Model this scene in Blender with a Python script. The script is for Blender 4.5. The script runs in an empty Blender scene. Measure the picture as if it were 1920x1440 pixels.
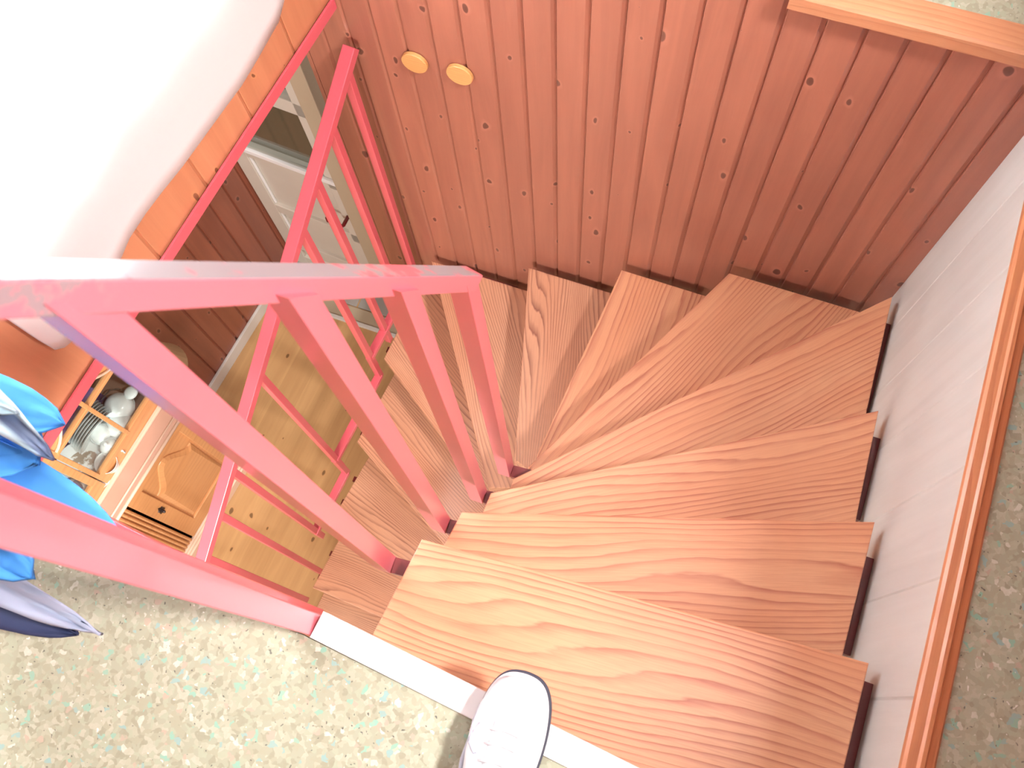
import bpy, bmesh, math, random
from mathutils import Vector, Matrix, noise
random.seed(7)
C = bpy.context.scene.collection
scn = bpy.context.scene

# ------------------------------------------------------------------ camera
cam_d = bpy.data.cameras.new('camera'); cam = bpy.data.objects.new('camera', cam_d); C.objects.link(cam)
R = Matrix(((0.939556, -0.307364, 0.150869), (0.339046, 0.896654, -0.28471), (-0.047768, 0.318653, 0.946667)))
M4 = R.to_4x4(); M4.translation = Vector((0, 0, 1.5484)); cam.matrix_world = M4
cam_d.sensor_fit = 'HORIZONTAL'; cam_d.sensor_width = 36.0; cam_d.lens = 1793.79 / 1920 * 36
cam_d.clip_start = 0.02; cam_d.clip_end = 60
cam_d.dof.use_dof = True; cam_d.dof.focus_distance = 2.3; cam_d.dof.aperture_fstop = 9
scn.camera = cam
# ------------------------------------------------------------------ light
world = bpy.data.worlds.new('world'); scn.world = world; world.use_nodes = True
bg = world.node_tree.nodes['Background']; bg.inputs[0].default_value = (1.0, 0.97, 0.94, 1); bg.inputs[1].default_value = 0.85
scn.view_settings.view_transform = 'Standard'; scn.view_settings.look = 'None'
scn.view_settings.exposure = 0.05; scn.view_settings.gamma = 1.0; scn.view_settings.use_curve_mapping = False
def area(name, loc, tgt, sx, sy, e, col=(1, 1, 1)):
    l = bpy.data.lights.new(name, 'AREA'); l.shape = 'RECTANGLE'; l.size = sx; l.size_y = sy; l.energy = e; l.color = col
    o = bpy.data.objects.new(name, l); C.objects.link(o); o.location = loc
    o.rotation_euler = (Vector(tgt) - Vector(loc)).to_track_quat('-Z', 'Y').to_euler(); return o
area('roof_window_light', (1.30, 0.32, 2.45), (-0.35, 0.15, 0.0), 0.26, 0.30, 150, (1, 0.95, 0.93))
area('side_window_light', (-1.42, 0.82, 0.62), (-0.6, 0.75, 0.3), 1.1, 1.3, 430, (0.95, 0.98, 1))
area('lower_room_fill_light', (-0.80, -0.95, -0.62), (-1.8, 0.35, -1.8), 0.9, 0.6, 55, (1, 0.95, 0.88))  # unseen fill lamp added to brighten the dresser and lower room

# ------------------------------------------------------------------ node helpers
class NT:
    def __init__(s, name):
        s.m = bpy.data.materials.new(name); s.m.use_nodes = True; s.t = s.m.node_tree; s.n = s.t.nodes; s.b = s.n['Principled BSDF']
    def node(s, ty, ins=None, **kw):
        x = s.n.new(ty)
        for k, v in kw.items(): setattr(x, k, v)
        for k, v in (ins or {}).items(): s.set(x, k, v)
        return x
    def set(s, x, k, v):
        if isinstance(v, bpy.types.NodeSocket): s.t.links.new(v, x.inputs[k])
        else: x.inputs[k].default_value = v
    def math(s, op, a, b=0.0, c=0.0):
        return s.node('ShaderNodeMath', {0: a, 1: b, 2: c}, operation=op).outputs[0]
    def ramp(s, f, pts, interp='LINEAR'):
        r = s.node('ShaderNodeValToRGB', {0: f}); cr = r.color_ramp; cr.interpolation = interp
        while len(cr.elements) < len(pts): cr.elements.new(0.5)
        for e, (p, c) in zip(cr.elements, pts): e.position = p; e.color = (*c, 1) if len(c) == 3 else c
        return r.outputs[0]
    def coord(s, scale=(1, 1, 1), rnd=0.0):
        tc = s.node('ShaderNodeTexCoord').outputs['Object']
        if rnd:
            oi = s.node('ShaderNodeObjectInfo').outputs['Random']
            off = s.math('MULTIPLY', oi, rnd)
            cb = s.node('ShaderNodeCombineXYZ', {0: off, 1: off, 2: off}).outputs[0]
            tc = s.node('ShaderNodeVectorMath', {0: tc, 1: cb}, operation='ADD').outputs[0]
        return s.node('ShaderNodeVectorMath', {0: tc, 1: scale}, operation='MULTIPLY').outputs[0]
    def noise(s, vec, scale=1, detail=2, rough=.5, dist=0):
        return s.node('ShaderNodeTexNoise', {'Vector': vec, 'Scale': scale, 'Detail': detail, 'Roughness': rough, 'Distortion': dist}).outputs['Fac']
    def mix(s, f, a, b, mode='MIX'):
        x = s.node('ShaderNodeMix', data_type='RGBA', blend_type=mode)
        for i, v in ((0, f), (6, a), (7, b)):
            if isinstance(v, bpy.types.NodeSocket): s.t.links.new(v, x.inputs[i])
            else: x.inputs[i].default_value = (*v, 1) if isinstance(v, tuple) and len(v) == 3 else v
        return x.outputs[2]
    def bump(s, h, strength=.3, dist=.002):
        s.set(s.b, 'Normal', s.node('ShaderNodeBump', {'Height': h, 'Strength': strength, 'Distance': dist}).outputs[0])
    def fin(s, col=None, rough=.5, metal=0, coat=0, spec=None):
        if col is not None: s.set(s.b, 'Base Color', (*col, 1) if isinstance(col, tuple) and len(col) == 3 else col)
        s.set(s.b, 'Roughness', rough); s.set(s.b, 'Metallic', metal)
        if coat: s.set(s.b, 'Coat Weight', coat); s.set(s.b, 'Coat Roughness', .12)
        if spec is not None: s.set(s.b, 'Specular IOR Level', spec)
        return s.m
def plain(name, col, rough=.5, **k): 
    s = NT(name); v = s.noise(s.coord(), 14, 3)
    return s.fin(s.mix(s.math('MULTIPLY', v, .25), col, tuple(c * .72 for c in col)), rough, **k)

def stair_wood(name, light, mid, dark, freq=60, contrast=1.0, rnd=37.0, axis='X'):
    s = NT(name); p = s.coord((1, 1, 1), rnd)
    sp = s.node('ShaderNodeSeparateXYZ', {0: p}).outputs
    a, b = (sp[0], sp[1]) if axis == 'X' else (sp[1], sp[0])
    b = s.math('ADD', b, s.math('MULTIPLY', sp[2], .8))
    q = s.node('ShaderNodeCombineXYZ', {0: s.math('MULTIPLY', a, 1.5), 1: s.math('MULTIPLY', b, 8.0), 2: 0.0}).outputs[0]
    n1 = s.noise(q, 1.0, .6, .4)
    q2 = s.node('ShaderNodeCombineXYZ', {0: s.math('MULTIPLY', a, 9.0), 1: s.math('MULTIPLY', b, 60.0), 2: 3.0}).outputs[0]
    n2 = s.noise(q2, 1.0, 2, .5)
    t = s.math('ADD', s.math('MULTIPLY', b, freq), s.math('MULTIPLY', n1, freq * .13))
    t = s.math('ADD', t, s.math('MULTIPLY', n2, .55))
    fr = s.math('FRACT', t)
    line = s.ramp(fr, [(0, (0, 0, 0)), (.5, (.12, .12, .12)), (.82, (.75, .75, .75)), (.9, (1, 1, 1)), (.99, (.1, .1, .1)), (1, (0, 0, 0))])
    q3 = s.node('ShaderNodeCombineXYZ', {0: s.math('MULTIPLY', a, 12.0), 1: s.math('MULTIPLY', b, 420.0), 2: 0.0}).outputs[0]
    fib = s.noise(q3, 1.0, 2, .6)
    patch = s.noise(q, .8, 1, .5)
    base = s.mix(s.ramp(patch, [(.3, (0, 0, 0)), (.7, (.8, .8, .8))]), light, mid)
    amt = s.math('MULTIPLY', line, s.math('MULTIPLY', s.ramp(s.noise(q, 2.3, 1, .5), [(.3, (.35, .35, .35)), (.65, (1, 1, 1))]), .8 * contrast))
    col = s.mix(amt, base, dark)
    col = s.mix(s.math('MULTIPLY', s.ramp(fib, [(.4, (0, 0, 0)), (.7, (1, 1, 1))]), .22), col, dark)
    s.bump(s.math('SUBTRACT', 1.0, line), .25, .001)
    return s.fin(col, .42, coat=.25)

def board_wood(name, base, dark, bw, knots=True, rough=.36, var=.25, horiz=False, halo=None):
    # boards run along local Z (or local Y when horiz) and lie side by side along local X, bw metres wide
    s = NT(name); sp = s.node('ShaderNodeSeparateXYZ', {0: s.coord()}).outputs
    X = sp[0]; L = sp[1] if horiz else sp[2]
    idx = s.math('FLOOR', s.math('DIVIDE', X, bw))
    wn = s.node('ShaderNodeTexWhiteNoise', {'W': idx}, noise_dimensions='1D').outputs['Value']
    off = s.math('MULTIPLY', wn, 31.0)
    q = s.node('ShaderNodeCombineXYZ', {0: s.math('MULTIPLY', X, 26.0), 1: s.math('ADD', s.math('MULTIPLY', L, 1.6), off), 2: off}).outputs[0]
    g = s.noise(q, 1.0, 4, .6, .6)
    q2 = s.node('ShaderNodeCombineXYZ', {0: s.math('MULTIPLY', X, 260.0), 1: s.math('ADD', s.math('MULTIPLY', L, 9), off), 2: 0.0}).outputs[0]
    g2 = s.noise(q2, 1.0, 2, .6)
    col = s.mix(s.ramp(g, [(.36, (0, 0, 0)), (.7, (1, 1, 1))]), base, tuple(a * .6 + b * .4 for a, b in zip(base, dark)))
    col = s.mix(s.math('MULTIPLY', g2, .35), col, tuple(a * .55 + b * .45 for a, b in zip(base, dark)))
    col = s.mix(s.math('MULTIPLY', wn, var), col, dark)
    if knots:
        kq = s.node('ShaderNodeCombineXYZ', {0: s.math('MULTIPLY', X, 9.5), 1: s.math('ADD', s.math('MULTIPLY', L, 5.2), off), 2: 0.0}).outputs[0]
        kq = s.node('ShaderNodeVectorMath', {0: kq, 1: s.node('ShaderNodeVectorMath', {0: s.node('ShaderNodeTexNoise', {'Vector': kq, 'Scale': 2.0}).outputs['Color'], 'Scale': .25}, operation='SCALE').outputs[0]}, operation='ADD').outputs[0]
        v = s.node('ShaderNodeTexVoronoi', {'Vector': kq, 'Scale': 1.0, 'Randomness': 1.0}, voronoi_dimensions='2D')
        d = v.outputs['Distance']; rc = s.node('ShaderNodeSeparateColor', {0: v.outputs['Color']}).outputs[0]
        size = s.math('MAXIMUM', s.math('SUBTRACT', s.math('MULTIPLY', rc, .30), .12), 0.001)
        r = s.math('DIVIDE', d, size)
        hal = s.ramp(r, [(0, (1, 1, 1)), (.6, (.8, .8, .8)), (1, (0, 0, 0))])
        core = s.ramp(r, [(0, (1, 1, 1)), (.42, (.9, .9, .9)), (.52, (0, 0, 0))])
        col = s.mix(s.math('MULTIPLY', hal, .38), col, halo or tuple(min(1, c * 1.6) for c in base))
        col = s.mix(s.math('MULTIPLY', core, .85), col, tuple(c * .35 for c in dark))
    s.bump(g, .2, .004)
    return s.fin(col, rough, coat=.12)

def cork_floor():
    s = NT('flecked_floor'); p = s.coord()
    w = s.node('ShaderNodeVectorMath', {0: s.node('ShaderNodeTexNoise', {'Vector': p, 'Scale': 55.0, 'Detail': 2.0}).outputs['Color'], 'Scale': .022}, operation='SCALE').outputs[0]
    p2 = s.node('ShaderNodeVectorMath', {0: p, 1: w}, operation='ADD').outputs[0]
    v = s.node('ShaderNodeTexVoronoi', {'Vector': p2, 'Scale': 125.0}, voronoi_dimensions='3D').outputs['Color']
    rc = s.node('ShaderNodeSeparateColor', {0: v}).outputs
    G = (.34, .345, .25)
    col = s.ramp(rc[0], [(0, (.27, .26, .18)), (.15, (.34, .33, .23)), (.32, G), (.5, (.42, .41, .31)), (.66, (.37, .40, .29)), (.78, (.48, .47, .37)), (.91, (.18, .48, .38)), (.935, (.48, .33, .26)), (.955, (.66, .66, .58)), (.98, (.20, .42, .44))], 'CONSTANT')
    col = s.mix(s.math('MULTIPLY', s.noise(p, 160, 2), .75), col, G)
    v2 = s.node('ShaderNodeTexVoronoi', {'Vector': p2, 'Scale': 120.0}, voronoi_dimensions='3D')
    d2 = s.math('LESS_THAN', v2.outputs['Distance'], .17)
    k = s.math('GREATER_THAN', s.node('ShaderNodeSeparateColor', {0: v2.outputs['Color']}).outputs[1], .72)
    col = s.mix(s.math('MULTIPLY', s.math('MULTIPLY', d2, k), .85), col, (.05, .05, .05))
    k3 = s.math('LESS_THAN', s.node('ShaderNodeSeparateColor', {0: v2.outputs['Color']}).outputs[1], .12)
    col = s.mix(s.math('MULTIPLY', s.math('MULTIPLY', d2, k3), .8), col, (.8, .8, .76))
    big = s.noise(p, 5, 3)
    col = s.mix(s.math('MULTIPLY', s.ramp(big, [(.35, (0, 0, 0)), (.7, (1, 1, 1))]), .3), col, (.33, .31, .22))
    s.bump(rc[0], .15, .001)
    return s.fin(col, .6)

def red_paint(name, wear=0.0, base=(.66, .105, .135)):
    s = NT(name); p = s.coord()
    col = s.mix(s.math('MULTIPLY', s.noise(p, 30, 3), .2), base, tuple(c * .7 for c in base))
    if wear:
        n = s.noise(p, 22, 5, .65); n2 = s.noise(p, 6, 2)
        m = s.ramp(s.math('ADD', s.math('MULTIPLY', n, .6), s.math('MULTIPLY', n2, .5)), [(.60 - wear * .14, (0, 0, 0)), (.66 - wear * .14, (1, 1, 1))])
        col = s.mix(m, col, (.26, .25, .27))
    return s.fin(col, .34, coat=.4)

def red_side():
    s = NT('red_paint_lit_scraped'); p = s.coord(); base = (.70, .16, .20)  # base red lightened to stand for strong light; grey scrapes are wear
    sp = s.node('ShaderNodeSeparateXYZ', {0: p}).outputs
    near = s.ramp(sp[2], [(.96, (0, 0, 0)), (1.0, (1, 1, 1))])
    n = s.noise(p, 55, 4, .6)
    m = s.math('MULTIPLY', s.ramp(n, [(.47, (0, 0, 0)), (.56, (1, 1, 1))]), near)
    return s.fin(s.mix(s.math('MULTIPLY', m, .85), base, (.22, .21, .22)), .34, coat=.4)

def glass():
    s = NT('window_glass'); s.n.remove(s.b)
    out = [x for x in s.n if x.type == 'OUTPUT_MATERIAL'][0]
    f = s.math('ADD', .035, s.math('MULTIPLY', s.math('POWER', s.node('ShaderNodeLayerWeight', {'Blend': .5}).outputs['Facing'], 4.0), .6))
    tr = s.node('ShaderNodeBsdfTransparent', {'Color': (.93, .96, .95, 1)}).outputs[0]
    gl = s.node('ShaderNodeBsdfGlossy', {'Color': (1, 1, 1, 1), 'Roughness': .02}).outputs[0]
    mx = s.node('ShaderNodeMixShader', {0: f, 1: tr, 2: gl}).outputs[0]
    s.t.links.new(mx, out.inputs[0]); return s.m
def cloth_translucent(name, col):
    s = NT(name); s.fin(col, .9)
    out = [x for x in s.n if x.type == 'OUTPUT_MATERIAL'][0]
    tl = s.node('ShaderNodeBsdfTranslucent', {'Color': (*col, 1)}).outputs[0]
    s.t.links.new(s.node('ShaderNodeMixShader', {0: .45, 1: s.b.outputs[0], 2: tl}).outputs[0], out.inputs[0]); return s.m

M = dict(
    tread=stair_wood('tread_wood', (.66, .34, .19), (.62, .26, .13), (.36, .095, .05), 62, 1.15),
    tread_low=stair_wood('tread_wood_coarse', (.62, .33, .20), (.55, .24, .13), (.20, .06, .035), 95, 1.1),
    wall=board_wood('stained_boards', (.39, .145, .09), (.19, .065, .045), .0755, halo=(.52, .22, .15)),
    wall_l=board_wood('stained_boards_left', (.36, .11, .06), (.15, .045, .03), .095, halo=(.5, .2, .14)),
    fascia=board_wood('orange_boards', (.62, .27, .14), (.38, .13, .06), .19, var=.3, halo=(.7, .32, .12)),
    white_wall=board_wood('whitewashed_panel', (.63, .655, .625), (.49, .50, .475), .192, knots=False, rough=.6, var=.12),
    trim=stair_wood('trim_wood', (.58, .24, .10), (.50, .18, .075), (.33, .09, .035), 70, .5, axis='Y'),
    trim_x=stair_wood('trim_wood_long', (.52, .25, .13), (.45, .19, .09), (.33, .10, .045), 70, .5),
    pine_floor=board_wood('pine_planks', (.66, .40, .18), (.36, .18, .07), .112, horiz=True, var=.25, halo=(.6, .3, .12)),
    cork=cork_floor(), red=red_paint('red_paint'), red_worn=red_paint('red_paint_worn', .8), red_side=red_side(), red_lit=red_paint('red_paint_lit', 0, (.70, .16, .20)), red_dark=red_paint('dark_red_steel', 0, (.16, .015, .015)),  # upper railing: same red paint, strong light put into its colour
    white=plain('white_lacquer', (.86, .86, .86), .4), cream=plain('cream_paint', (.66, .61, .53), .45), post=plain('frame_beige', (.50, .41, .29), .5),
    glass=glass(), curtain=cloth_translucent('curtain_cloth', (.95, .95, .96)),
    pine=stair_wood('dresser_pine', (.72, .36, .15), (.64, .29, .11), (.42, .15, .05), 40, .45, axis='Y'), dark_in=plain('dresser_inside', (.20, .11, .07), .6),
    pine_pink=plain('pink_brown_ledge', (.55, .33, .25), .35), pine_pale=plain('pale_moulding', (.82, .60, .46), .25),
    china=plain('white_china', (.86, .92, .94), .2), iron=plain('dark_iron', (.05, .035, .035), .4, metal=.6), oak=stair_wood('pale_oak', (.66, .35, .13), (.58, .28, .09), (.42, .18, .05), 160, .5),
    grey=plain('worn_metal_strip', (.74, .72, .68), .5), steel=plain('steel', (.7, .7, .72), .2, metal=1),
    purple=plain('purple_cloth', (.12, .08, .25), .8), stone=plain('grey_stone', (.40, .38, .35), .7), slab=plain('slab_concrete', (.5, .47, .42), .8),
    ground=plain('garden_ground', (.16, .12, .06), .9), leaf=plain('leaf_green', (.07, .15, .05), .6),
    blue=plain('blue_fabric', (.05, .26, .66), .85), paleb=plain('pale_blue_fabric', (.40, .60, .70), .6), navy=plain('navy_fabric', (.02, .03, .09), .7),
    shoe=plain('shoe_white', (.74, .75, .78), .5), shoe_g=plain('shoe_grey_lining', (.42, .44, .52), .6), sole=plain('shoe_sole_dark', (.03, .03, .05), .6), jeans=plain('dark_trousers', (.03, .035, .05), .9), lav=plain('lavender_fabric', (.36, .40, .52), .7),
    handle=plain('oxblood_handle', (.22, .02, .02), .25), brass=plain('aged_brass', (.3, .2, .1), .35, metal=.8),
)

# ------------------------------------------------------------------ mesh helpers
def link(name, bm, mat, parent=None, loc=None, rz=0, smooth=False):
    me = bpy.data.meshes.new(name); bmesh.ops.recalc_face_normals(bm, faces=bm.faces); bm.to_mesh(me); bm.free()
    if smooth:
        for p in me.polygons: p.use_smooth = True
    mats = mat if isinstance(mat, (list, tuple)) else [mat]
    for m in mats: me.materials.append(m)
    o = bpy.data.objects.new(name, me); C.objects.link(o)
    if loc is not None: o.location = loc
    o.rotation_euler = (0, 0, rz)
    if parent: o.parent = parent
    return o
def tag(o, label, cat, group=None, kind=None):
    if label: o['label'] = label
    if cat: o['category'] = cat
    if group: o['group'] = group
    if kind: o['kind'] = kind
    return o
def empty(name, loc=(0, 0, 0), rz=0, label=None, cat=None, group=None):
    o = bpy.data.objects.new(name, None); C.objects.link(o); o.location = loc; o.rotation_euler = (0, 0, rz); o.empty_display_size = .05
    return tag(o, label, cat, group)
def box(bm, lo, hi, bev=0.0, mi=0, mtx=None):
    r = bmesh.ops.create_cube(bm, size=1.0); vs = r['verts']
    for v in vs:
        v.co = Vector([lo[i] + (v.co[i] + .5) * (hi[i] - lo[i]) for i in range(3)])
    fs = set(f for v in vs for f in v.link_faces)
    if mi:
        for f in fs: f.material_index = mi
    if bev:
        es = list(set(e for v in vs for e in v.link_edges))
        r = bmesh.ops.bevel(bm, geom=es, offset=bev, segments=2, affect='EDGES', profile=.5); vs = list(set(v for f in r['faces'] for v in f.verts) | set(v for v in vs if v.is_valid))
    if mtx is not None: bmesh.ops.transform(bm, matrix=mtx, verts=[v for v in vs if v.is_valid])
    return vs
def bar(bm, a, b, w, h, bev=.003, up=(0, 0, 1)):
    """rectangular bar from a to b; w across, h along 'up'"""
    a = Vector(a); b = Vector(b); d = (b - a); L = d.length; z = d.normalized(); u = Vector(up)
    if abs(z.dot(u)) > .99: u = Vector((0, 1, 0))
    x = u.cross(z).normalized(); y = z.cross(x)
    m = Matrix((( x.x, y.x, z.x, a.x), (x.y, y.y, z.y, a.y), (x.z, y.z, z.z, a.z), (0, 0, 0, 1)))
    return box(bm, (-w / 2, -h / 2, 0), (w / 2, h / 2, L), bev, 0, m)
def prism(bm, pts, z0, z1, bev=0.0):
    vb = [bm.verts.new((p[0], p[1], z0)) for p in pts]; vt = [bm.verts.new((p[0], p[1], z1)) for p in pts]
    fb = bm.faces.new(vb[::-1]); ft = bm.faces.new(vt); n = len(pts)
    for i in range(n): bm.faces.new((vb[i], vb[(i + 1) % n], vt[(i + 1) % n], vt[i]))
    if bev:
        bm.normal_update()
        bmesh.ops.bevel(bm, geom=list(ft.edges) + list(fb.edges), offset=bev, segments=2, affect='EDGES', profile=.5)
def lathe(bm, prof, n=28, c=(0, 0, 0), mi=0, mtx=None):
    rings = []
    for r, z in prof:
        rings.append([bm.verts.new((c[0] + r * math.cos(2 * math.pi * i / n), c[1] + r * math.sin(2 * math.pi * i / n), c[2] + z)) for i in range(n)])
    fs = []
    for a, b in zip(rings, rings[1:]):
        for i in range(n): fs.append(bm.faces.new((a[i], a[(i + 1) % n], b[(i + 1) % n], b[i])))
    fs.append(bm.faces.new(rings[0][::-1])); fs.append(bm.faces.new(rings[-1]))
    for f in fs: f.material_index = mi
    if mtx is not None: bmesh.ops.transform(bm, matrix=mtx, verts=[v for r in rings for v in r])
def tube(bm, pts, rad, n=10):
    pts = [Vector(p) for p in pts]; rings = []; ref = Vector((0, 0, 1))
    for i, p in enumerate(pts):
        d = (pts[min(i + 1, len(pts) - 1)] - pts[max(i - 1, 0)]).normalized()
        if abs(d.dot(ref)) > .95: ref = Vector((0, 1, 0))
        x = d.cross(ref).normalized(); y = d.cross(x)
        r = rad[i] if isinstance(rad, (list, tuple)) else rad
        rings.append([bm.verts.new(p + x * r * math.cos(2 * math.pi * k / n) + y * r * math.sin(2 * math.pi * k / n)) for k in range(n)])
    for a, b in zip(rings, rings[1:]):
        for i in range(n): bm.faces.new((a[i], a[(i + 1) % n], b[(i + 1) % n], b[i]))
    bm.faces.new(rings[0][::-1]); bm.faces.new(rings[-1])
def board_wall(name, loc, rz, x0, x1, z0, z1, bw, mat, thick=.02, groove=.004, parent=None, start=None):
    """boards along local X, front face toward local -Y"""
    bm = bmesh.new(); k0 = math.floor(x0 / bw + 1e-6)
    x = k0 * bw
    while x < x1 - 1e-6:
        a = max(x, x0); b = min(x + bw, x1)
        if b - a > .004:
            g = min(groove, (b - a) / 4)
            pr = [(a, 0 + g), (a + g * .4, 0), (b - g * 3, 0), (b - g * .8, g * 1.3), (b - g * .5, g * 1.3), (b - g * .3, g * 1.6), (b, g * 1.6), (b, thick), (a, thick)]
            vb = [bm.verts.new((p[0], p[1], z0)) for p in pr]; vt = [bm.verts.new((p[0], p[1], z1)) for p in pr]; n = len(pr)
            bm.faces.new(vb[::-1]); bm.faces.new(vt)
            for i in range(n): bm.faces.new((vb[i], vb[(i + 1) % n], vt[(i + 1) % n], vt[i]))
        x += bw
    return link(name, bm, mat, parent, loc, rz)
def struct(o): o['kind'] = 'structure'; return o

# ------------------------------------------------------------------ the setting: walls
YB = 1.294
struct(board_wall('wall_back', (0, YB, 0), 0, -1.128, .52, -2.66, .115, .0755, M['wall'], thick=.03))
bm = bmesh.new(); box(bm, (-1.128, YB + .03, -2.66), (.56, YB + .24, .115)); struct(link('wall_back.001', bm, M['wall']))
# right wall, whitewashed panels (front faces -x): local X runs along -y
struct(board_wall('wall_right', (.503, 0, 0), -math.pi / 2, -YB, 1.2, -2.66, -.012, .192, M['white_wall'], thick=.03, groove=.0016))
# upper floor pieces
def slab(name, pts, z1, th, mats):
    bm = bmesh.new(); prism(bm, pts, z1 - th, z1); return struct(link(name, bm, mats))
slab('floor', [(-3.0, -1.6), (1.6, -1.6), (1.6, -.18), (.535, -.15), (.535, -.1245), (-.405, -.0386), (-1.135, .035), (-3.0, .2)], 0, .03, M['cork'])
slab('floor.001', [(.535, -.1505), (1.6, -.1805), (1.6, 1.31), (.535, 1.31)], 0, .03, M['cork'])
bm = bmesh.new(); prism(bm, [(-3.0, -1.6), (1.6, -1.6), (1.6, -.20), (.535, -.2), (-.405, -.06), (-1.135, .02), (-3.0, .2)], -.28, -.03); struct(link('ceiling', bm, M['slab']))
bm = bmesh.new(); box(bm, (.535, -.15, -.28), (1.6, YB + .1, -.031)); struct(link('ceiling.001', bm, M['slab']))
bm = bmesh.new(); prism(bm, [(-3.0, .205), (-1.16, .04), (-1.02, 1.31), (-1.02, 2.2), (-3.0, 2.2)], -.28, -.03); struct(link('ceiling.002', bm, M['slab']))
bm = bmesh.new(); box(bm, (-.3, YB + .03, .116), (1.6, 2.4, .14)); struct(link('floor.002', bm, M['cork']))
# right trim: rounded nosing board
def profile_y(bm, pr, y0, y1):
    a = [bm.verts.new((x, y0, z)) for x, z in pr]; b = [bm.verts.new((x, y1, z)) for x, z in pr]; n = len(pr)
    bm.faces.new(a); bm.faces.new(b[::-1])
    for i in range(n): bm.faces.new((a[i], b[i], b[(i + 1) % n], a[(i + 1) % n]))
bm = bmesh.new(); profile_y(bm, [(.5015, -.012), (.5015, .0), (.506, .005), (.520, .0065), (.524, .011), (.530, .011), (.534, .0065), (.545, .005), (.549, .0), (.549, -.012)], -.30, 1.27)
tag(struct(link('trim_1', bm, M['trim'])), 'orange-brown wooden nosing strip along the top of the whitewashed wall', 'trim')
# back trim
bm = bmesh.new()
pr = [(1.262, .112), (1.262, .142), (1.267, .147), (1.285, .149), (1.318, .149), (1.318, .112)]
a = [bm.verts.new((-.003, y, z)) for y, z in pr]; b = [bm.verts.new((.62, y, z)) for y, z in pr]; n = len(pr)
bm.faces.new(a); bm.faces.new(b[::-1])
for i in range(n): bm.faces.new((a[i], b[i], b[(i + 1) % n], a[(i + 1) % n]))
tag(struct(link('trim_2', bm, M['trim_x'])), 'wooden edging board on top of the red-brown board wall', 'trim')
# white strip at the stair head
bm = bmesh.new(); prism(bm, [(-.406, -.037), (-.401, .0075), (.503, -.0775), (.503, -.124)], -.028, .006, .002)
tag(struct(link('trim_3', bm, M['white'])), 'white edge strip along the top of the stairs', 'trim')
# red steel edges of the opening
bm = bmesh.new(); bar(bm, (-1.006 + .006, YB, -.262), (-1.152 + .006, -.02, -.262), .006, .034, .001)
tag(struct(link('trim_4', bm, M['red'])), 'thin red steel strip along the left edge of the stair opening', 'trim')
bm = bmesh.new(); bar(bm, (-.418, -.018, -.06), (-1.135, .052, -.06), .012, .11, .001)
tag(struct(link('trim_5', bm, M['red'])), 'red steel edge of the upper floor left of the newel post', 'trim')
# boarded wall left of the opening (upper part), with window above
FA = math.atan2(.11, 1)          # skew of the left side
fo = board_wall('wall_left_upper', (-1.150, 0, 0), math.pi / 2 - FA, .03, 1.33, -.28, .10, .19, M['fascia'], thick=.05, groove=.003); struct(fo)
fo.rotation_euler = (0, 0, math.pi / 2 - FA)
struct(board_wall('wall_left_upper.001', (-1.150, 0, 0), math.pi / 2 - FA, .03, .272, .101, 1.9, .19, M['fascia'], thick=.05, groove=.003))
# lower left wall: plane x=-1.90+.12*(y-1.516)
LA = math.atan2(.12, 1); lx0 = -1.90 - .12 * 1.516
struct(board_wall('wall_left', (lx0, 0, 0), math.pi / 2 - LA, -1.8, 1.56, -2.66, -.281, .095, M['wall_l'], thick=.02))
bm = bmesh.new(); box(bm, (-1.8, -.014, -2.66), (1.50, .0, -2.58), .003)
o = struct(link('baseboard_left', bm, M['grey'], None, (lx0, 0, 0), math.pi / 2 - LA)); 
# lower floor (planks run along y, skewed like the left side)
bm = bmesh.new(); box(bm, (-2.4, -2.6, -.04), (2.4, 1.36, 0))
struct(link('floor.003', bm, M['pine_floor'], None, (-.3, 0, -2.66), -LA * .55))
bm = bmesh.new(); box(bm, (-1.95, 1.30, -2.665), (-1.10, 1.318, -2.645), .002); tag(struct(link('trim_6', bm, M['grey'], None)), 'worn grey metal strip between plank floor and tiles', 'trim')
bm = bmesh.new(); box(bm, (-2.0, 1.318, -2.68), (-1.10, 1.385, -2.652), .002); tag(struct(link('trim_7', bm, M['post'], None)), 'brown threshold board in front of the tiles', 'trim')
bm = bmesh.new()
for i, x in enumerate([-2.02, -1.83, -1.64, -1.51, -1.33]):
    box(bm, (x + .003, 1.39, -2.69), ([-2.02, -1.83, -1.64, -1.51, -1.33, -1.1][i + 1] - .003, 1.56, -2.655), .004)
struct(link('floor.004', bm, M['stone']))
bm = bmesh.new(); box(bm, (-1.128 - .012, YB - .0, -2.66), (-1.128, YB + .24, .115)); struct(link('trim_8', bm, M['wall']))

bm = bmesh.new(); box(bm, (.80, -1.62, .001), (.86, 2.4, 1.28)); struct(link('wall_right_unseen', bm, M['wall']))  # unseen half wall, added to shade the right floor and tread ends
bm = bmesh.new(); box(bm, (-3.0, -1.68, -.28), (2.6, -1.61, 2.6)); struct(link('wall_front', bm, M['wall']))
bm = bmesh.new(); box(bm, (-3.0, -1.68, 2.6), (2.6, -.1, 2.65)); struct(link('ceiling.003', bm, M['white']))
bm = bmesh.new(); box(bm, (2.55, -1.6, -.28), (2.6, 2.4, 2.6)); struct(link('wall_right_unseen.001', bm, M['cream']))
bm = bmesh.new(); box(bm, (-.3, 2.4, -.28), (2.6, 2.46, 2.6)); box(bm, (-1.02, YB + .045, .12), (-.3, YB + .10, 2.6)); struct(link('wall_back_upper', bm, M['wall']))

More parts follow.
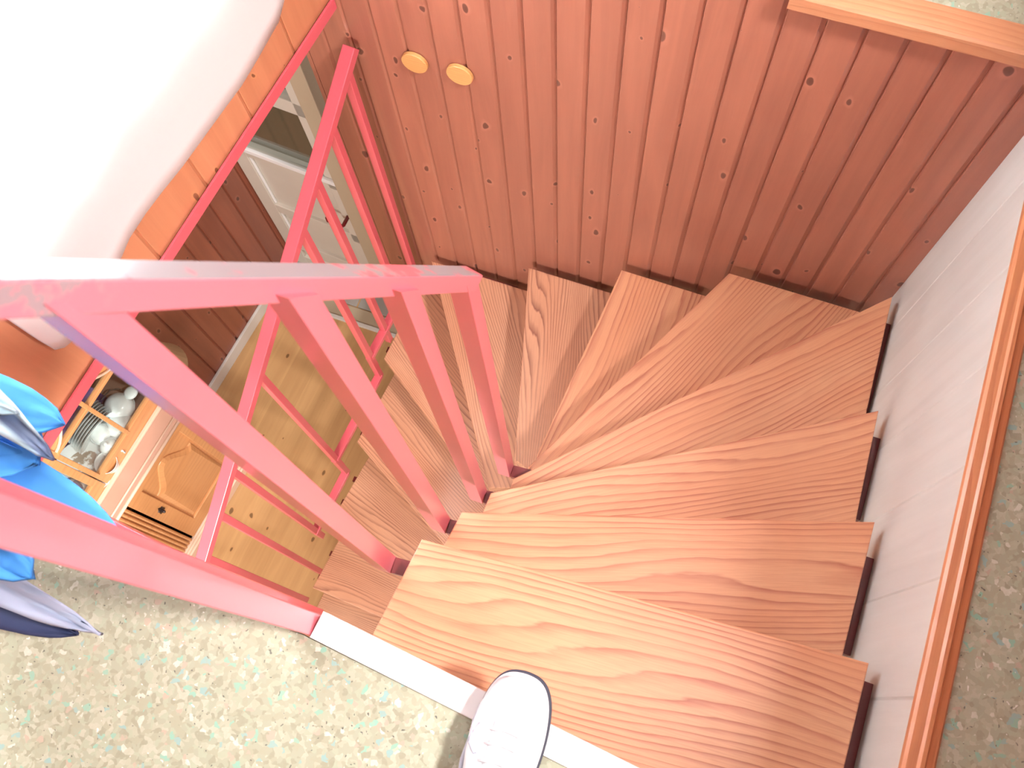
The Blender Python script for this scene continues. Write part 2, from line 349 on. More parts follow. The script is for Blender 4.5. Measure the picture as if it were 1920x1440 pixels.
# ------------------------------------------------------------------ half-glazed door (plane skewed a little)
D = empty('door_1', (-1.885, 1.516, -2.66), -.07, 'cream half-glazed door with two recessed panels and dark red lever handle', 'door'); D['kind'] = 'structure'
def dbox(name, parts, mat, parent=None, bev=.003):
    bm = bmesh.new()
    for lo, hi in parts: box(bm, lo, hi, bev)
    return link(name, bm, mat, parent or D)
dbox('door_leaf', [((.0, .0, .02), (.075, .04, 2.0)), ((.075, 0, .02), (.50, .04, .12)), ((.075, 0, .20), (.50, .04, .27)), ((.075, 0, .555), (.50, .04, .625)), ((.075, 0, 1.0), (.50, .04, 1.06)), ((.44, 0, .06), (.50, .04, 2.0)), ((.075, .016, .1), (.45, .03, 1.02))], M['cream'])
dbox('glazing_bead', [((.01, -.014, 1.06), (.50, .0, 1.088))], M['white'])
dbox('panel_moulding_lit', [((.075, .004, .63), (.085, .016, 1.0)), ((.075, .004, .27), (.085, .016, .555)), ((.085, .004, .545), (.44, .016, .555)), ((.085, .004, .192), (.44, .016, .20))], M['white'], bev=.004)  # white colour stands for light catching the panel chamfers
dbox('glazing_bar', [((.0, .0, 1.475), (.50, .04, 1.55))], M['cream'])
dbox('top_rail', [((.0, .0, 1.95), (.56, .04, 2.04))], M['cream'])
dbox('glass_pane', [((.07, .018, 1.06), (.45, .022, 1.955))], M['glass'], bev=0)
dbox('door_frame', [((.505, -.03, 0), (.575, .06, 2.1))], M['post'])
bm = bmesh.new(); tube(bm, [(.475, 0, .80), (.475, -.045, .80), (.470, -.05, .80), (.46, -.052, .802), (.41, -.052, .808), (.402, -.045, .808), (.40, -.02, .81)], .008, 10)
link('door_handle', bm, M['handle'], D, smooth=True)
# something outside the door
bm = bmesh.new(); box(bm, (-4.5, 1.62, -2.80), (1, 5, -2.70)); struct(link('floor.005', bm, M['ground']))
G2 = 'pale stone slabs lying outside the door'
for i, (x, y, r) in enumerate([(-2.33, 2.62, .5), (-2.48, 2.52, .45), (-2.28, 2.86, .2)]):
    bm = bmesh.new(); box(bm, (-.14, -.025, 0), (.14, .025, .05), .01)
    tag(link('stone_slab', bm, M['slab'], None, (x, y, -2.70), r + 1.0), ['pale stone slab nearest the door glass bar outside', 'pale stone slab left outside the door, beside greenery', 'small pale stone slab furthest outside the door'][i], 'stone', G2)
bm = bmesh.new(); lathe(bm, [(.055, 0), (.075, .13), (.08, .135), (.07, .13), (.05, .01)], 20, )
tag(link('bucket', bm, plain('blue_grey_plastic', (.12, .16, .25), .5), None, (-2.2, 2.5, -2.70), smooth=True), 'blue-grey bucket outside seen through the door glass', 'bucket')
bm = bmesh.new()
for i in range(160):
    x, y = random.gauss(0, .1), random.gauss(0, .12); h = random.uniform(.05, .16); a = random.uniform(0, 6.28)
    t = Vector((math.cos(a), math.sin(a), 0)) * .012; tip = Vector((x, y, h)) + Vector((random.uniform(-.04, .04), random.uniform(-.04, .04), 0))
    v = [bm.verts.new(Vector((x, y, 0)) - t), bm.verts.new(Vector((x, y, 0)) + t), bm.verts.new(tip)]; bm.faces.new(v)
tag(link('garden_plant', bm, M['leaf'], None, (-2.62, 2.75, -2.70)), 'low green plant outside the door beside the stone slabs', 'plant')

# ------------------------------------------------------------------ the staircase
ST = empty('winding_staircase', (0, 0, -2.66), 0, 'winding staircase of thick orange-brown wooden treads turning down to the lower room', 'staircase')
IN = {1: (-.332, .188), 2: (-.311, .287), 3: (-.295, .378), 4: (-.281, .464), 5: (-.277, .546), 6: (-.287, .630), 7: (-.367, .636), 8: (-.44, .56), 9: (-.42, .53), 10: (-.33, .245), 11: (-.33, .10), 12: (-.40, .056), 13: (-.40, -.20)}
OUT = {1: (.476, .246), 2: (.477, .542), 3: (.474, .848), 4: (.480, 1.237), 5: (.073, 1.264), 6: (-.235, 1.266), 7: (-.544, 1.266), 8: (-.917, 1.264), 9: (-.996, .921), 10: (-1.024, .631), 11: (-1.047, .375), 12: (-1.072, .088), 13: (-1.09, -.19)}
EXTRA = {4: [], 5: [(.478, 1.264), (.479, 1.20)], 9: [(-.975, 1.262), (-.88, 1.264)]}
BACK = {1: [(.476, -.06), (-.357, -.04)], 5: [(.477, 1.16), (-.25, .44)], 6: [(.115, 1.264), (-.255, .50)], 7: [(-.195, 1.266), (-.272, .60)], 8: [(-.500, 1.264), (-.322, .60)],
        9: [(-.90, 1.262), (-.36, .59)], 10: [(-.99, .95), (-.34, .54)]}
TH = .042
prev = None
for k in range(1, 14):
    a = Vector(IN[k]); b = Vector(OUT[k])
    if k in BACK: bk = [Vector(p) for p in BACK[k]]
    else:
        pa, pb = Vector(IN[k - 1]), Vector(OUT[k - 1]); d = (pb - pa).normalized(); nrm = Vector((d.y, -d.x)); 
        if nrm.dot(pa - a) < 0: nrm = -nrm
        bk = [pb + nrm * .035, pa + nrm * .035]
    pts = [a, b] + [Vector(p) for p in EXTRA.get(k, []) if k == 9][:1] + bk
    if k == 5: pts = [a, b, Vector((.478, 1.264)), Vector((.478, 1.20)), Vector((-.25, .44))]
    ang = math.atan2(b.y - a.y, b.x - a.x)
    rot = Matrix.Rotation(-ang, 2); loc2 = [rot @ (p - a) for p in pts]
    area2 = sum(loc2[i].x * loc2[(i + 1) % len(loc2)].y - loc2[(i + 1) % len(loc2)].x * loc2[i].y for i in range(len(loc2)))
    if area2 < 0: loc2 = loc2[::-1]
    bm = bmesh.new(); prism(bm, loc2, -TH, 0, .0025)
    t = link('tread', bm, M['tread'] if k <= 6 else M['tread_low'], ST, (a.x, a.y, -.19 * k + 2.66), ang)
    if k == 13: pass
# dark red brackets carrying the treads
def sbr(name, a, b, w, h, mat=None):
    bm = bmesh.new(); bar(bm, a, b, w, h, .001); return link(name, bm, mat or M['red_dark'], ST, (0, 0, 2.66))
for k in range(1, 4):       # right wall cleats
    y0 = {1: .02, 2: .28, 3: .60}[k]; z = -.19 * k - TH - .012
    sbr('wall_cleat', (.488, y0, z), (.488, y0 + .2, z), .03, .024)
sbr('wall_cleat', (.488, .9, -.19 * 4 - TH - .012), (.488, 1.18, -.19 * 4 - TH - .012), .03, .024)
for k, (x0, x1) in {5: (.14, .42), 6: (-.18, .02), 7: (-.5, -.28), 8: (-.85, -.6)}.items():
    z = -.19 * k - TH - .012; sbr('wall_cleat', (x0, 1.268, z), (x1, 1.268, z), .034, .024)
UB = [(-.373, .130), (-.3345, .2567), (-.311, .3734), (-.2968, .490)]
for i, (x, y) in enumerate(UB):
    z = -.19 * (i + 1) - TH - .012; sbr('bracket', (x, y, z), (x + .12, y + .01, z), .03, .022)
# steel centre column beneath the inner ends
# zigzag steel along the lower flight
def zx(y): return -1.087 + .082 * y
zig = [(1.262, -1.61), (.88, -1.61), (.88, -1.80), (.525, -1.80), (.525, -1.99), (.265, -1.99)]
bm = bmesh.new()
for (y0, z0), (y1, z1) in zip(zig, zig[1:]):
    if abs(z0 - z1) < .01: bar(bm, (zx(y0), y0, z0), (zx(y1), y1, z1), .028, .022, .001)
    else: bar(bm, (zx(y0), y0, z0 + .011), (zx(y1), y1, z1 - .011), .022, .022, .001, up=(0, 1, 0))
LR = empty('stair_railing', (-1.09, -.25, -2.66), 0, 'red metal railing beside the lower flight, its handrail fixed to the board wall', 'railing', None)
LR.location = (0, 0, -2.66)
link('stepped_rail', bm, M['red'], LR, (0, 0, 2.66))
def hz(y): return -1.165 + .6 * y
bm = bmesh.new(); bar(bm, (zx(-.30), -.30, hz(-.30)), (zx(1.28), 1.28, hz(1.28)), .034, .030, .002)
link('handrail', bm, M['red'], LR, (0, 0, 2.66))
def zig_z(y):
    for (y0, z0), (y1, z1) in zip(zig, zig[1:]):
        if y1 - 1e-6 <= y <= y0 + 1e-6 and abs(z0 - z1) < .01: return z0
    return -2.20 if y > 0 else -2.40
for y in (1.235, 1.115, .995, .882, .70, .527, .277, .158, .037, -.2):
    bm = bmesh.new(); zb = zig_z(y + .004) - .10 if y not in (1.235,) else zig_z(y) - .01
    bar(bm, (zx(y), y, zb), (zx(y), y, hz(y) - .016), .022, .022, .0015)
    link('baluster', bm, M['red'], LR, (0, 0, 2.66))
for k in range(9, 14):
    y0 = {9: .97, 10: .68, 11: .43, 12: .14, 13: -.12}[k]; z = -.19 * k - TH - .008
    for yy in (y0, y0 + .10): sbr('bracket', (zx(yy) - .005, yy, z), (zx(yy) + .12, yy, z), .022, .016)

# upper stair railing
UR = empty('stair_railing', (-.405, -.016, 0), 0, 'red-pink metal railing at the stair head with worn handrail and square newel post', 'railing')
off = (.405, .016, 0)
bm = bmesh.new(); bar(bm, (-.4245, -.0165, -.12), (-.4245, -.0165, 1.25), .036, .036, .002, up=(0, 1, 0)); link('newel_post', bm, M['red_lit'], UR, off)
bm = bmesh.new(); bar(bm, (-.437, .0045, -.12), (-.437, .0045, 1.22), .007, .012, .001, up=(0, 1, 0)); link('post_edge_bar', bm, M['red'], UR, off)
def rx(y): return -.3725 + (y - .130) * .215
def rz_(y): return 1.068 - (y - .095) * 1.865
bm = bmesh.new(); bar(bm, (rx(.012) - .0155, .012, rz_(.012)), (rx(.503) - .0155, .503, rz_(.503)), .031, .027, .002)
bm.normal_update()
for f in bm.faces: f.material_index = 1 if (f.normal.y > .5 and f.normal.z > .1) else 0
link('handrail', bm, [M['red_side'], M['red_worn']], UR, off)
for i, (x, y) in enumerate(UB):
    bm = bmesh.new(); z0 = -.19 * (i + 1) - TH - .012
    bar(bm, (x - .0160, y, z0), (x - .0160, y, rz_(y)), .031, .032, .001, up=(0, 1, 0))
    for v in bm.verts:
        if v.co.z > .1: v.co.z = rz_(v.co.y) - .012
    link('baluster', bm, M['red_lit'], UR, off)

# ------------------------------------------------------------------ two wooden discs on the back wall
for i, (x, z) in enumerate([(-.816, -.400), (-.698, -.398)]):
    bm = bmesh.new(); lathe(bm, [(.030, 0), (.034, .002), (.034, .010), (.0325, .012)], 40, mtx=Matrix.Rotation(math.pi / 2, 4, 'X'))
    tag(link('wooden_disc', bm, M['oak'], None, (x, YB, z), smooth=False), ['pale round wooden disc on the board wall, nearer the lower handrail', 'pale round wooden disc with grain stripes, the one farther from the handrail'][i], 'disc', 'round wooden discs on the board wall')

# ------------------------------------------------------------------ curtain and window (upper left)
hem = [(1.32, -.09), (1.139, -.084), (1.103, -.109), (1.008, -.12), (.94, -.125), (.879, -.12), (.799, -.115), (.72, -.11), (.648, -.10), (.593, -.095), (.535, -.096), (.498, -.108), (.42, -.118), (.35, -.125), (.308, -.124), (.293, -.117), (.279, -.096), (.276, -.04)]
bm = bmesh.new(); rows = []
for i, (y, z) in enumerate(hem):
    w = .012 * math.sin(i * 2.1); x = -1.135 + .11 * y
    rows.append([bm.verts.new((x + w * t + .002, y, z + (1.7 - z) * t)) for t in (0, .02, .1, .4, 1)])
for a, b in zip(rows, rows[1:]):
    for j in range(4): bm.faces.new((a[j], b[j], b[j + 1], a[j + 1]))
cu = link('curtain', bm, M['curtain'], smooth=True); cu.modifiers.new('s', 'SOLIDIFY').thickness = .002; 
tag(cu, 'sunlit white curtain hanging over the boards left of the stairwell', 'curtain')
WN = empty('window_1', (-1.150, 0, .10), math.pi / 2 - FA, 'white window frame behind the white curtain', 'window'); WN['kind'] = 'structure'
bm = bmesh.new()
for lo, hi in [((.03, .0, 0), (1.33, .05, .06)), ((.03, 0, 1.4), (1.33, .05, 1.5)), ((.03, 0, 0), (.12, .05, 1.5)), ((1.25, 0, 0), (1.33, .05, 1.5)), ((.66, 0, 0), (.71, .05, 1.5))]: box(bm, lo, hi, .003)
link('window_frame', bm, M['white'], WN)

# ------------------------------------------------------------------ dresser against the lower left wall
DR = empty('dresser', (-1.715, .305, -2.66), -LA, 'pine dresser with arched glass doors above and raised-panel doors below', 'dresser')
def part(name, parts, mat, parent=DR, bev=.003):
    bm = bmesh.new()
    for lo, hi in parts: box(bm, lo, hi, bev)
    return link(name, bm, mat, parent)
Y0, Y1 = -.62, .262       # local y extent
zt = .845                 # ledge top
part('cabinet_body', [((-.325, Y0, .06), (-.315, Y1, .80)), ((-.325, Y0, .06), (0, Y0 + .02, .80)), ((-.325, Y1 - .02, .06), (0, Y1, .80)), ((-.325, Y0, .06), (-.005, Y1, .09)), ((-.02, .19, .06), (.0, Y1, .80)), ((-.02, -.20, .06), (.0, -.20 + .2 - .005, .80)) if False else ((-.02, -.26, .06), (-.004, -.2, .80))], M['pine'])
part('base_moulding', [((-.325, Y0, .0), (.022, Y1 + .02, .06)), ((-.325, Y0, .06), (.014, Y1 + .013, .075)), ((-.325, Y0, .075), (.007, Y1 + .006, .09))], M['pine_pale'])
part('ledge', [((-.325, Y0, .80), (.012, Y1 + .012, .812)), ((-.325, Y0, .812), (.022, Y1 + .02, .822)), ((-.325, Y0, .822), (.014, Y1 + .013, .832)), ((-.325, Y0, .832), (.030, Y1 + .03, .845))], M['pine_pink'])
bm = bmesh.new(); tube(bm, [(.028, Y0, .840), (.028, Y1 + .03, .840)], .007, 12); link('ledge_bead', bm, M['pine_pale'], DR, smooth=True)
bm = bmesh.new(); tube(bm, [(.006, Y0, .845), (.006, Y1 + .03, .845)], .004, 12); link('ledge_bead', bm, M['pine_pale'], DR, smooth=True)
part('base_fillet', [((-.07, Y0, .845), (-.054, Y1, .858))], M['pine_pale'])
def arch_panel(bm, y0, y1, z0, z1, zs, x):
    """raised panel with ogee top between y0 and y1; shoulders at zs, crown at z1"""
    ym = (y0 + y1) / 2; top = []
    N = 16
    for i in range(N + 1):
        t = i / N; y = y0 + (y1 - y0) * t; u = abs(t - .5) * 2
        top.append((y, zs + (z1 - zs) * (.5 + .5 * math.cos(math.pi * min(1, u * 1.05)))))
    pts = [(y1, z0), (y0, z0)] + top
    def ring(d, xx):
        c = Vector((ym, (z0 + z1) / 2)); out = []
        for y, z in pts:
            v = Vector((y, z)) - c; s = 1 - d / max(.05, v.length)
            q = c + v * s; out.append(bm.verts.new((xx, q.x, q.y)))
        return out
    r0 = ring(0, x - .008); r1 = ring(.004, x); r2 = ring(.03, x + .008)
    for a, b in ((r0, r1), (r1, r2)):
        for i in range(len(a)): bm.faces.new((a[i], a[(i + 1) % len(a)], b[(i + 1) % len(b)], b[i]))
    bm.faces.new(r2)
for y0, y1, kn in ((-.19, .19, -.145), (-.56, -.27, -.31)):
    bm = bmesh.new(); box(bm, (-.016, y0 + .004, .10), (.004, y0 + .075, .79), .003); box(bm, (-.016, y1 - .045, .10), (.004, y1 - .004, .79), .003)
    box(bm, (-.016, y0 + .07, .10), (.004, y1 - .04, .20), .003); box(bm, (-.016, y0 + .07, .74), (.004, y1 - .04, .79), .003); box(bm, (-.014, y0 + .07, .19), (-.006, y1 - .04, .75))
    arch_panel(bm, y0 + .085, y1 - .055, .215, .735, .60, -.001)
    dr = link('cabinet_door', bm, M['pine'], DR)
    bm = bmesh.new(); pl = [(0, .032), (.008, .016), (.014, .014), (.012, 0), (.015, -.012), (.006, -.016), (0, -.036), (-.006, -.016), (-.015, -.012), (-.012, 0), (-.014, .014), (-.008, .016)]
    A = [bm.verts.new((.004, kn + p[0], .52 + p[1])) for p in pl]; B = [bm.verts.new((.009, kn + p[0] * .9, .52 + p[1] * .9)) for p in pl]
    bm.faces.new(B)
    for i in range(len(pl)): bm.faces.new((A[i], A[(i + 1) % len(pl)], B[(i + 1) % len(pl)], B[i]))
    lathe(bm, [(.006, 0), (.006, .012), (.004, .016)], 12, (0, 0, 0), 0, Matrix.Translation((.008, kn, .52)) @ Matrix.Rotation(math.pi / 2, 4, 'Y'))
    link('escutcheon', bm, M['iron'], dr)
bm = bmesh.new()
for j in range(4):
    y = -.265 + j * .018; tube(bm, [(.002, y + .008, .11), (.002, y + .008, .78)], .007, 8)
link('fluted_strip', bm, M['pine'], DR)
# hutch
hx = -.07
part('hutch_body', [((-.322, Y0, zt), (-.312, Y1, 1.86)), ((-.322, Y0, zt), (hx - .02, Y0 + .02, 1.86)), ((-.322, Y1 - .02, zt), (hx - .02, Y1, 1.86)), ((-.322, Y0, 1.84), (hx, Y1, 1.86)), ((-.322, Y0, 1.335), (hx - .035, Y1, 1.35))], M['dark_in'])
part('cornice', [((-.325, Y0 - .01, 1.86), (hx + .03, Y1 + .02, 1.885)), ((-.325, Y0 - .02, 1.885), (hx + .05, Y1 + .035, 1.91))], M['pine_pale'])
def hutch_door(y0, y1):
    ym = (y0 + y1) / 2; s = .018; x0, x1 = hx - .02, hx
    bm = bmesh.new()
    box(bm, (x0, y0, zt), (x1, y1, zt + .09), .002)
    box(bm, (x0, y0, zt + .09), (x1, y0 + s, 1.84), .002); box(bm, (x0, y1 - s * 1.6, zt + .09), (x1, y1, 1.84), .002)
    # arched header made of thin strips
    N = 22; a0 = y0 + s; a1 = y1 - s * 1.6; za = 1.255; zb = 1.385
    def arc(t): u = abs(t - .5) * 2; return za + (zb - za) * (.5 + .5 * math.cos(math.pi * u))
    lowf = []; lowb = []; upf = []; upb = []
    for i in range(N + 1):
        t = i / N; y = a0 + (a1 - a0) * t; z = arc(t)
        lowf.append(bm.verts.new((x1 - .004, y, z))); lowb.append(bm.verts.new((x0 + .004, y, z))); upf.append(bm.verts.new((x1 - .004, y, 1.84))); upb.append(bm.verts.new((x0 + .004, y, 1.84)))
    for i in range(N):
        bm.faces.new((lowf[i], lowf[i + 1], upf[i + 1], upf[i])); bm.faces.new((lowb[i], upb[i], upb[i + 1], lowb[i + 1])); bm.faces.new((lowf[i], lowb[i], lowb[i + 1], lowf[i + 1]))
    d = link('glass_door', bm, M['pine'], DR)
    bm = bmesh.new(); box(bm, (x0 + .002, ym - .0075, zt + .08), (x1 + .003, ym + .0075, 1.40), .002); link('glazing_bar', bm, M['pine'], d)
    bm = bmesh.new(); box(bm, (x0 + .002, a0 - .004, 1.238 - .0075), (x1 + .002, a1 + .004, 1.238 + .0075), .002); link('glazing_bar', bm, M['pine'], d)
    bm = bmesh.new(); pts = [(x1 + .0005, a0 + (a1 - a0) * i / N, arc(i / N)) for i in range(N + 1)]; tube(bm, pts, .005, 6); link('arch_bead', bm, M['pine_pale'], d)
    bm = bmesh.new(); box(bm, (x0 + .008, y0 + s * .8, zt + .085), (x0 + .011, y1 - s, 1.45)); link('glass_pane', bm, M['glass'], d)
hutch_door(-.148, .235); hutch_door(-.54, -.152)

bm = bmesh.new(); lathe(bm, [(.10, 0), (.102, .003), (.062, .13), (.0, .131)], 28)
tag(link('wall_lamp_shade', bm, plain('tan_paper', (.50, .33, .18), .8), None, (-1.88, .665, -1.93)), 'tan paper shade on the dark board wall beside the dresser', 'lamp shade')

# ------------------------------------------------------------------ crockery in the dresser (all on the bottom shelf, z = -1.815)
ZS = -2.66 + zt
def put(name, profs, x, y, z, label, cat, group=None, mat='china', tilt=None):
    r = empty(name, (x, y, z), 0, label, cat, group) if len(profs) > 1 else None
    for nm, prof, m in profs:
        bm = bmesh.new(); lathe(bm, prof, 28)
        o = link(nm if r else name, bm, M[m], r, None if r else (x, y, z), smooth=True)
        if not r:
            tag(o, label, cat, group)
            if tilt: o.rotation_euler = tilt
    return r
cup = [(.022, 0), (.026, .004), (.034, .03), (.040, .062), (.043, .064), (.041, .060), (.030, .03), (.02, .008)]
bowl = [(.02, 0), (.03, .004), (.046, .02), (.054, .045), (.057, .047), (.053, .042), (.04, .018), (.015, .008)]
inv = [(r, .064 - z) for r, z in cup][::-1]
GC = 'white cups and bowls behind the dresser glass'
put('bowl', [('bowl', [(.0545, .0), (.055, .004), (.050, .026), (.036, .042), (.02, .048), (.01, .049)], 'china')], -1.875, .440, ZS + .045, 'upturned white bowl nearest the glass jug in the dresser', 'bowl', GC)
put('bowl', [('bowl', bowl, 'china')], -1.875, .440, ZS, 'white bowl underneath the upturned bowl in the dresser', 'bowl', GC)
put('bowl', [('bowl', [(.0545, .0), (.055, .004), (.050, .026), (.036, .042), (.02, .048), (.01, .049)], 'china')], -1.842, .372, ZS + .03, 'upturned white bowl just behind the upright glazing bar', 'bowl', GC)
put('cup', [('cup', [(.036, 0), (.042, .004), (.040, .03), (.032, .055), (.018, .060), (.008, .061)], 'china')], -1.885, .325, ZS + .03, 'upturned white cup between the plates and the glazing bar', 'cup', GC)
put('cup', [('cup', cup, 'china')], -1.885, .325, ZS - .0, 'white cup under the upturned cup, beside the plates', 'cup', GC)
sb = empty('sugar_bowl', (-1.835, .292, ZS), 0, 'white sugar bowl with a lid and knob near the hutch door', 'sugar bowl')
for nm, pr in (('bowl_body', [(.02, 0), (.03, .004), (.042, .03), (.036, .06), (.03, .066)]), ('lid', [(.031, .0665), (.03, .072), (.016, .082), (.006, .085), (.006, .089), (.009, .094), (.004, .099)])):
    bm = bmesh.new(); lathe(bm, pr, 24); link(nm, bm, M['china'], sb, smooth=True)
for s_ in (-1, 1):
    bm = bmesh.new(); tube(bm, [(s_ * .036, 0, .055), (s_ * .052, 0, .055), (s_ * .055, 0, .04), (s_ * .040, 0, .026)], .0035, 8)
    link('handle', bm, M['china'], sb, smooth=True)
put('cup', [('cup', cup, 'china')], -1.818, .232, ZS, 'small white cup closest to the glass, beyond the sugar bowl', 'cup', GC)
# plates standing on edge against the back, leaning
plate = [(.02, 0), (.055, .002), (.088, .012), (.091, .014), (.088, .0145), (.055, .006), (.02, .004)]
for i in range(8):
    bm = bmesh.new(); lathe(bm, plate, 36)
    o = link('plate', bm, M['china'], None, (-1.985 + i * .0115, .350 - i * .004, ZS + .090), smooth=True); o.rotation_euler = (0, math.radians(112), math.radians(-12))
    tag(o, 'white plate in the leaning row behind the glazing bar, %s from the purple mat' % ['first', 'second', 'third', 'fourth', 'fifth', 'sixth', 'seventh', 'last'][i], 'plate', 'white plates leaning in a row in the dresser')
s = NT('platter_print'); p = s.coord(); n_ = s.noise(p, 28, 4, .6); sp_ = s.node('ShaderNodeVectorMath', {0: p}, operation='LENGTH').outputs['Value']
msk = s.math('MULTIPLY', s.math('LESS_THAN', sp_, .062), s.ramp(n_, [(.45, (0, 0, 0)), (.52, (1, 1, 1))]))
plm = s.fin(s.mix(msk, (.82, .84, .84), (.33, .27, .22)), .25)
bm = bmesh.new(); lathe(bm, [(r * 1.12, z) for r, z in plate], 40)
o = link('platter', bm, plm, None, (-1.895, .195, ZS + .035), smooth=True); o.rotation_euler = (math.radians(-12), math.radians(24), 0)
tag(o, 'large round plate with a brown printed picture lying in the dresser', 'plate')
bm = bmesh.new(); lathe(bm, [(r * .9, z) for r, z in plate], 36); o = link('plate', bm, M['china'], None, (-1.90, .185, ZS + .012), smooth=True)
tag(o, 'white plate lying under the printed plate', 'plate')
s = NT('lid_print'); p = s.coord(); plm2 = s.fin(s.mix(s.ramp(s.noise(p, 22, 3), [(.46, (0, 0, 0)), (.5, (1, 1, 1))]), (.75, .78, .80), (.10, .11, .20)), .3)
bm = bmesh.new(); lathe(bm, [(.05, 0), (.062, .01), (.066, .05), (.062, .07), (.05, .072)], 32); tag(link('tin', bm, plm2, None, (-1.905, .075, ZS), smooth=True), 'dark blue and grey patterned tin behind the flower petals', 'tin')
for i in range(4):
    bm = bmesh.new(); lathe(bm, plate, 32); o = link('plate', bm, M['china'], None, (-1.955 - .0, .09 - i * .028, ZS + .09), smooth=True); o.rotation_euler = (math.radians(-75), 0, math.radians(-20))
    tag(o, 'white plate standing on edge behind the patterned tin, %s from the printed plate' % ['first', 'second', 'third', 'last'][i], 'plate', 'white plates standing behind the patterned tin')
bm = bmesh.new(); box(bm, (-.012, -.13, 0), (.012, .13, .20), .003); o = link('table_mat', bm, M['purple'], None, (-1.985, .335, ZS + .001), -LA)
tag(o, 'purple folded table mat standing behind the plates', 'table mat')
gl = empty('glass_jug', (-1.845, .500, ZS), 0, 'small clear glass with a patterned lid in the corner of the dresser', 'jug')
bm = bmesh.new(); lathe(bm, [(.016, 0), (.022, .003), (.026, .05), (.022, .07), (.024, .075), (.020, .070), (.023, .05), (.018, .006)], 24); link('glass_body', bm, M['glass'], gl, smooth=True)
bm = bmesh.new(); lathe(bm, [(.025, .0755), (.027, .079), (.018, .086), (.006, .088)], 24); link('lid', bm, M['china'], gl, smooth=True)
bm = bmesh.new(); tube(bm, [(-1.90, .50, ZS + .07), (-1.925, .485, ZS + .075), (-1.94, .44, ZS + .072)], .003, 8); tube(bm, [(-1.90, .50, ZS + .07), (-1.895, .505, ZS + .004)], .003, 8)
tag(link('ladle', bm, M['steel'], None), 'thin metal ladle propped in the dark corner of the dresser', 'ladle')

# ------------------------------------------------------------------ blue fabric flower beside the newel post
FR = Vector((-1.02, -.03, .27))
FL = empty('artificial_flower', (FR.x, FR.y, 0), 0, 'large blue artificial flower with pale striped petals standing beyond the newel post', 'artificial flower')
def petal(name, root, tip, width, sag, mat, dz=0, n=14, blunt=.0, side=(0, 0, 0), parent=FL, fold=.25):
    root = Vector(root) - Vector((FR.x, FR.y, 0)); tip = Vector(tip) - Vector((FR.x, FR.y, 0)); d = tip - root; L = d.length
    w_ = Vector((-d.y, d.x, 0)).normalized(); bm = bmesh.new(); rows = []; m = 8
    for i in range(n + 1):
        t = i / n; c = root + d * t + Vector((0, 0, sag * math.sin(math.pi * t))) + Vector(side) * math.sin(math.pi * t)
        hw = width * .5 * (math.sin(math.pi * min(1, (.12 + t * .88)) ** 1.0) ** .75 * (1 - blunt) + blunt * min(1, (1 - t) * 5) ** .5 + .004)
        rows.append([bm.verts.new(c + w_ * hw * (j / m * 2 - 1) + Vector((0, 0, -fold * hw * (1 - abs(j / m * 2 - 1) ** 1.5) + .014 * noise.noise(Vector((t * 6, j * .7, root.z * 9)))))) for j in range(m + 1)])
    for a, b in zip(rows, rows[1:]):
        for j in range(m): bm.faces.new((a[j], a[j + 1], b[j + 1], b[j]))
    o = link(name, bm, mat, parent, smooth=True); o.modifiers.new('s', 'SOLIDIFY').thickness = .003; return o
petal('petal', (-1.02, .09, .30), (-.772, .118, .30), .095, .015, M['blue'], blunt=.25)
petal('petal', (-1.0, .10, .27), (-.78, .055, .30), .14, .0, M['blue'], blunt=.3)
petal('petal', (-1.0, .02, .28), (-.608, -.012, .29), .12, .0, M['blue'], blunt=.25)
petal('petal', (-1.0, -.02, .25), (-.70, -.085, .31), .09, -.02, M['blue'], blunt=.3)
s = NT('striped_petal'); sp = s.node('ShaderNodeSeparateXYZ', {0: s.coord()}).outputs
t_ = s.math('ADD', sp[1], s.math('MULTIPLY', sp[0], .35))
strm = s.fin(s.mix(s.ramp(s.math('FRACT', s.math('MULTIPLY', t_, 14.0)), [(.55, (0, 0, 0)), (.65, (1, 1, 1)), (.85, (1, 1, 1)), (.95, (0, 0, 0))]), (.45, .62, .70), (.08, .12, .22)), .5)
petal('pale_petal', (-1.0, .15, .36), (-.735, .066, .34), .05, .01, strm)
petal('pale_petal', (-1.03, .10, .38), (-.80, .105, .36), .05, .015, M['paleb'])
petal('pale_petal', (-1.0, -.11, .16), (-.665, -.134, .13), .05, .01, M['lav'])
petal('dark_petal', (-.98, -.15, .10), (-.72, -.15, .09), .07, .0, M['navy'])
bm = bmesh.new(); tube(bm, [(0, 0, .30), (-.01, -.02, .18), (-.02, -.06, .0)], [.02, .007, .006], 10); link('stem', bm, M['leaf'], FL, smooth=True)

# ------------------------------------------------------------------ photographer: shoe and trouser leg
PE = empty('person', (-.058, -.120, 0), math.radians(-8), 'person standing at the stair head in dark trousers and a white lace-up sneaker', 'person')
PE.rotation_euler = (0, 0, math.radians(3))
def foot_ring(bm, y, w, z0, z1, cx, n=20, flat=.0):
    out = []
    for k in range(n):
        a = 2 * math.pi * k / n; sx = math.copysign(abs(math.cos(a)) ** .75, math.cos(a)); sz = math.copysign(abs(math.sin(a)) ** (.8), math.sin(a))
        out.append(bm.verts.new((cx + w * sx, y, z0 + (z1 - z0) * (.5 + .5 * sz))))
    return out
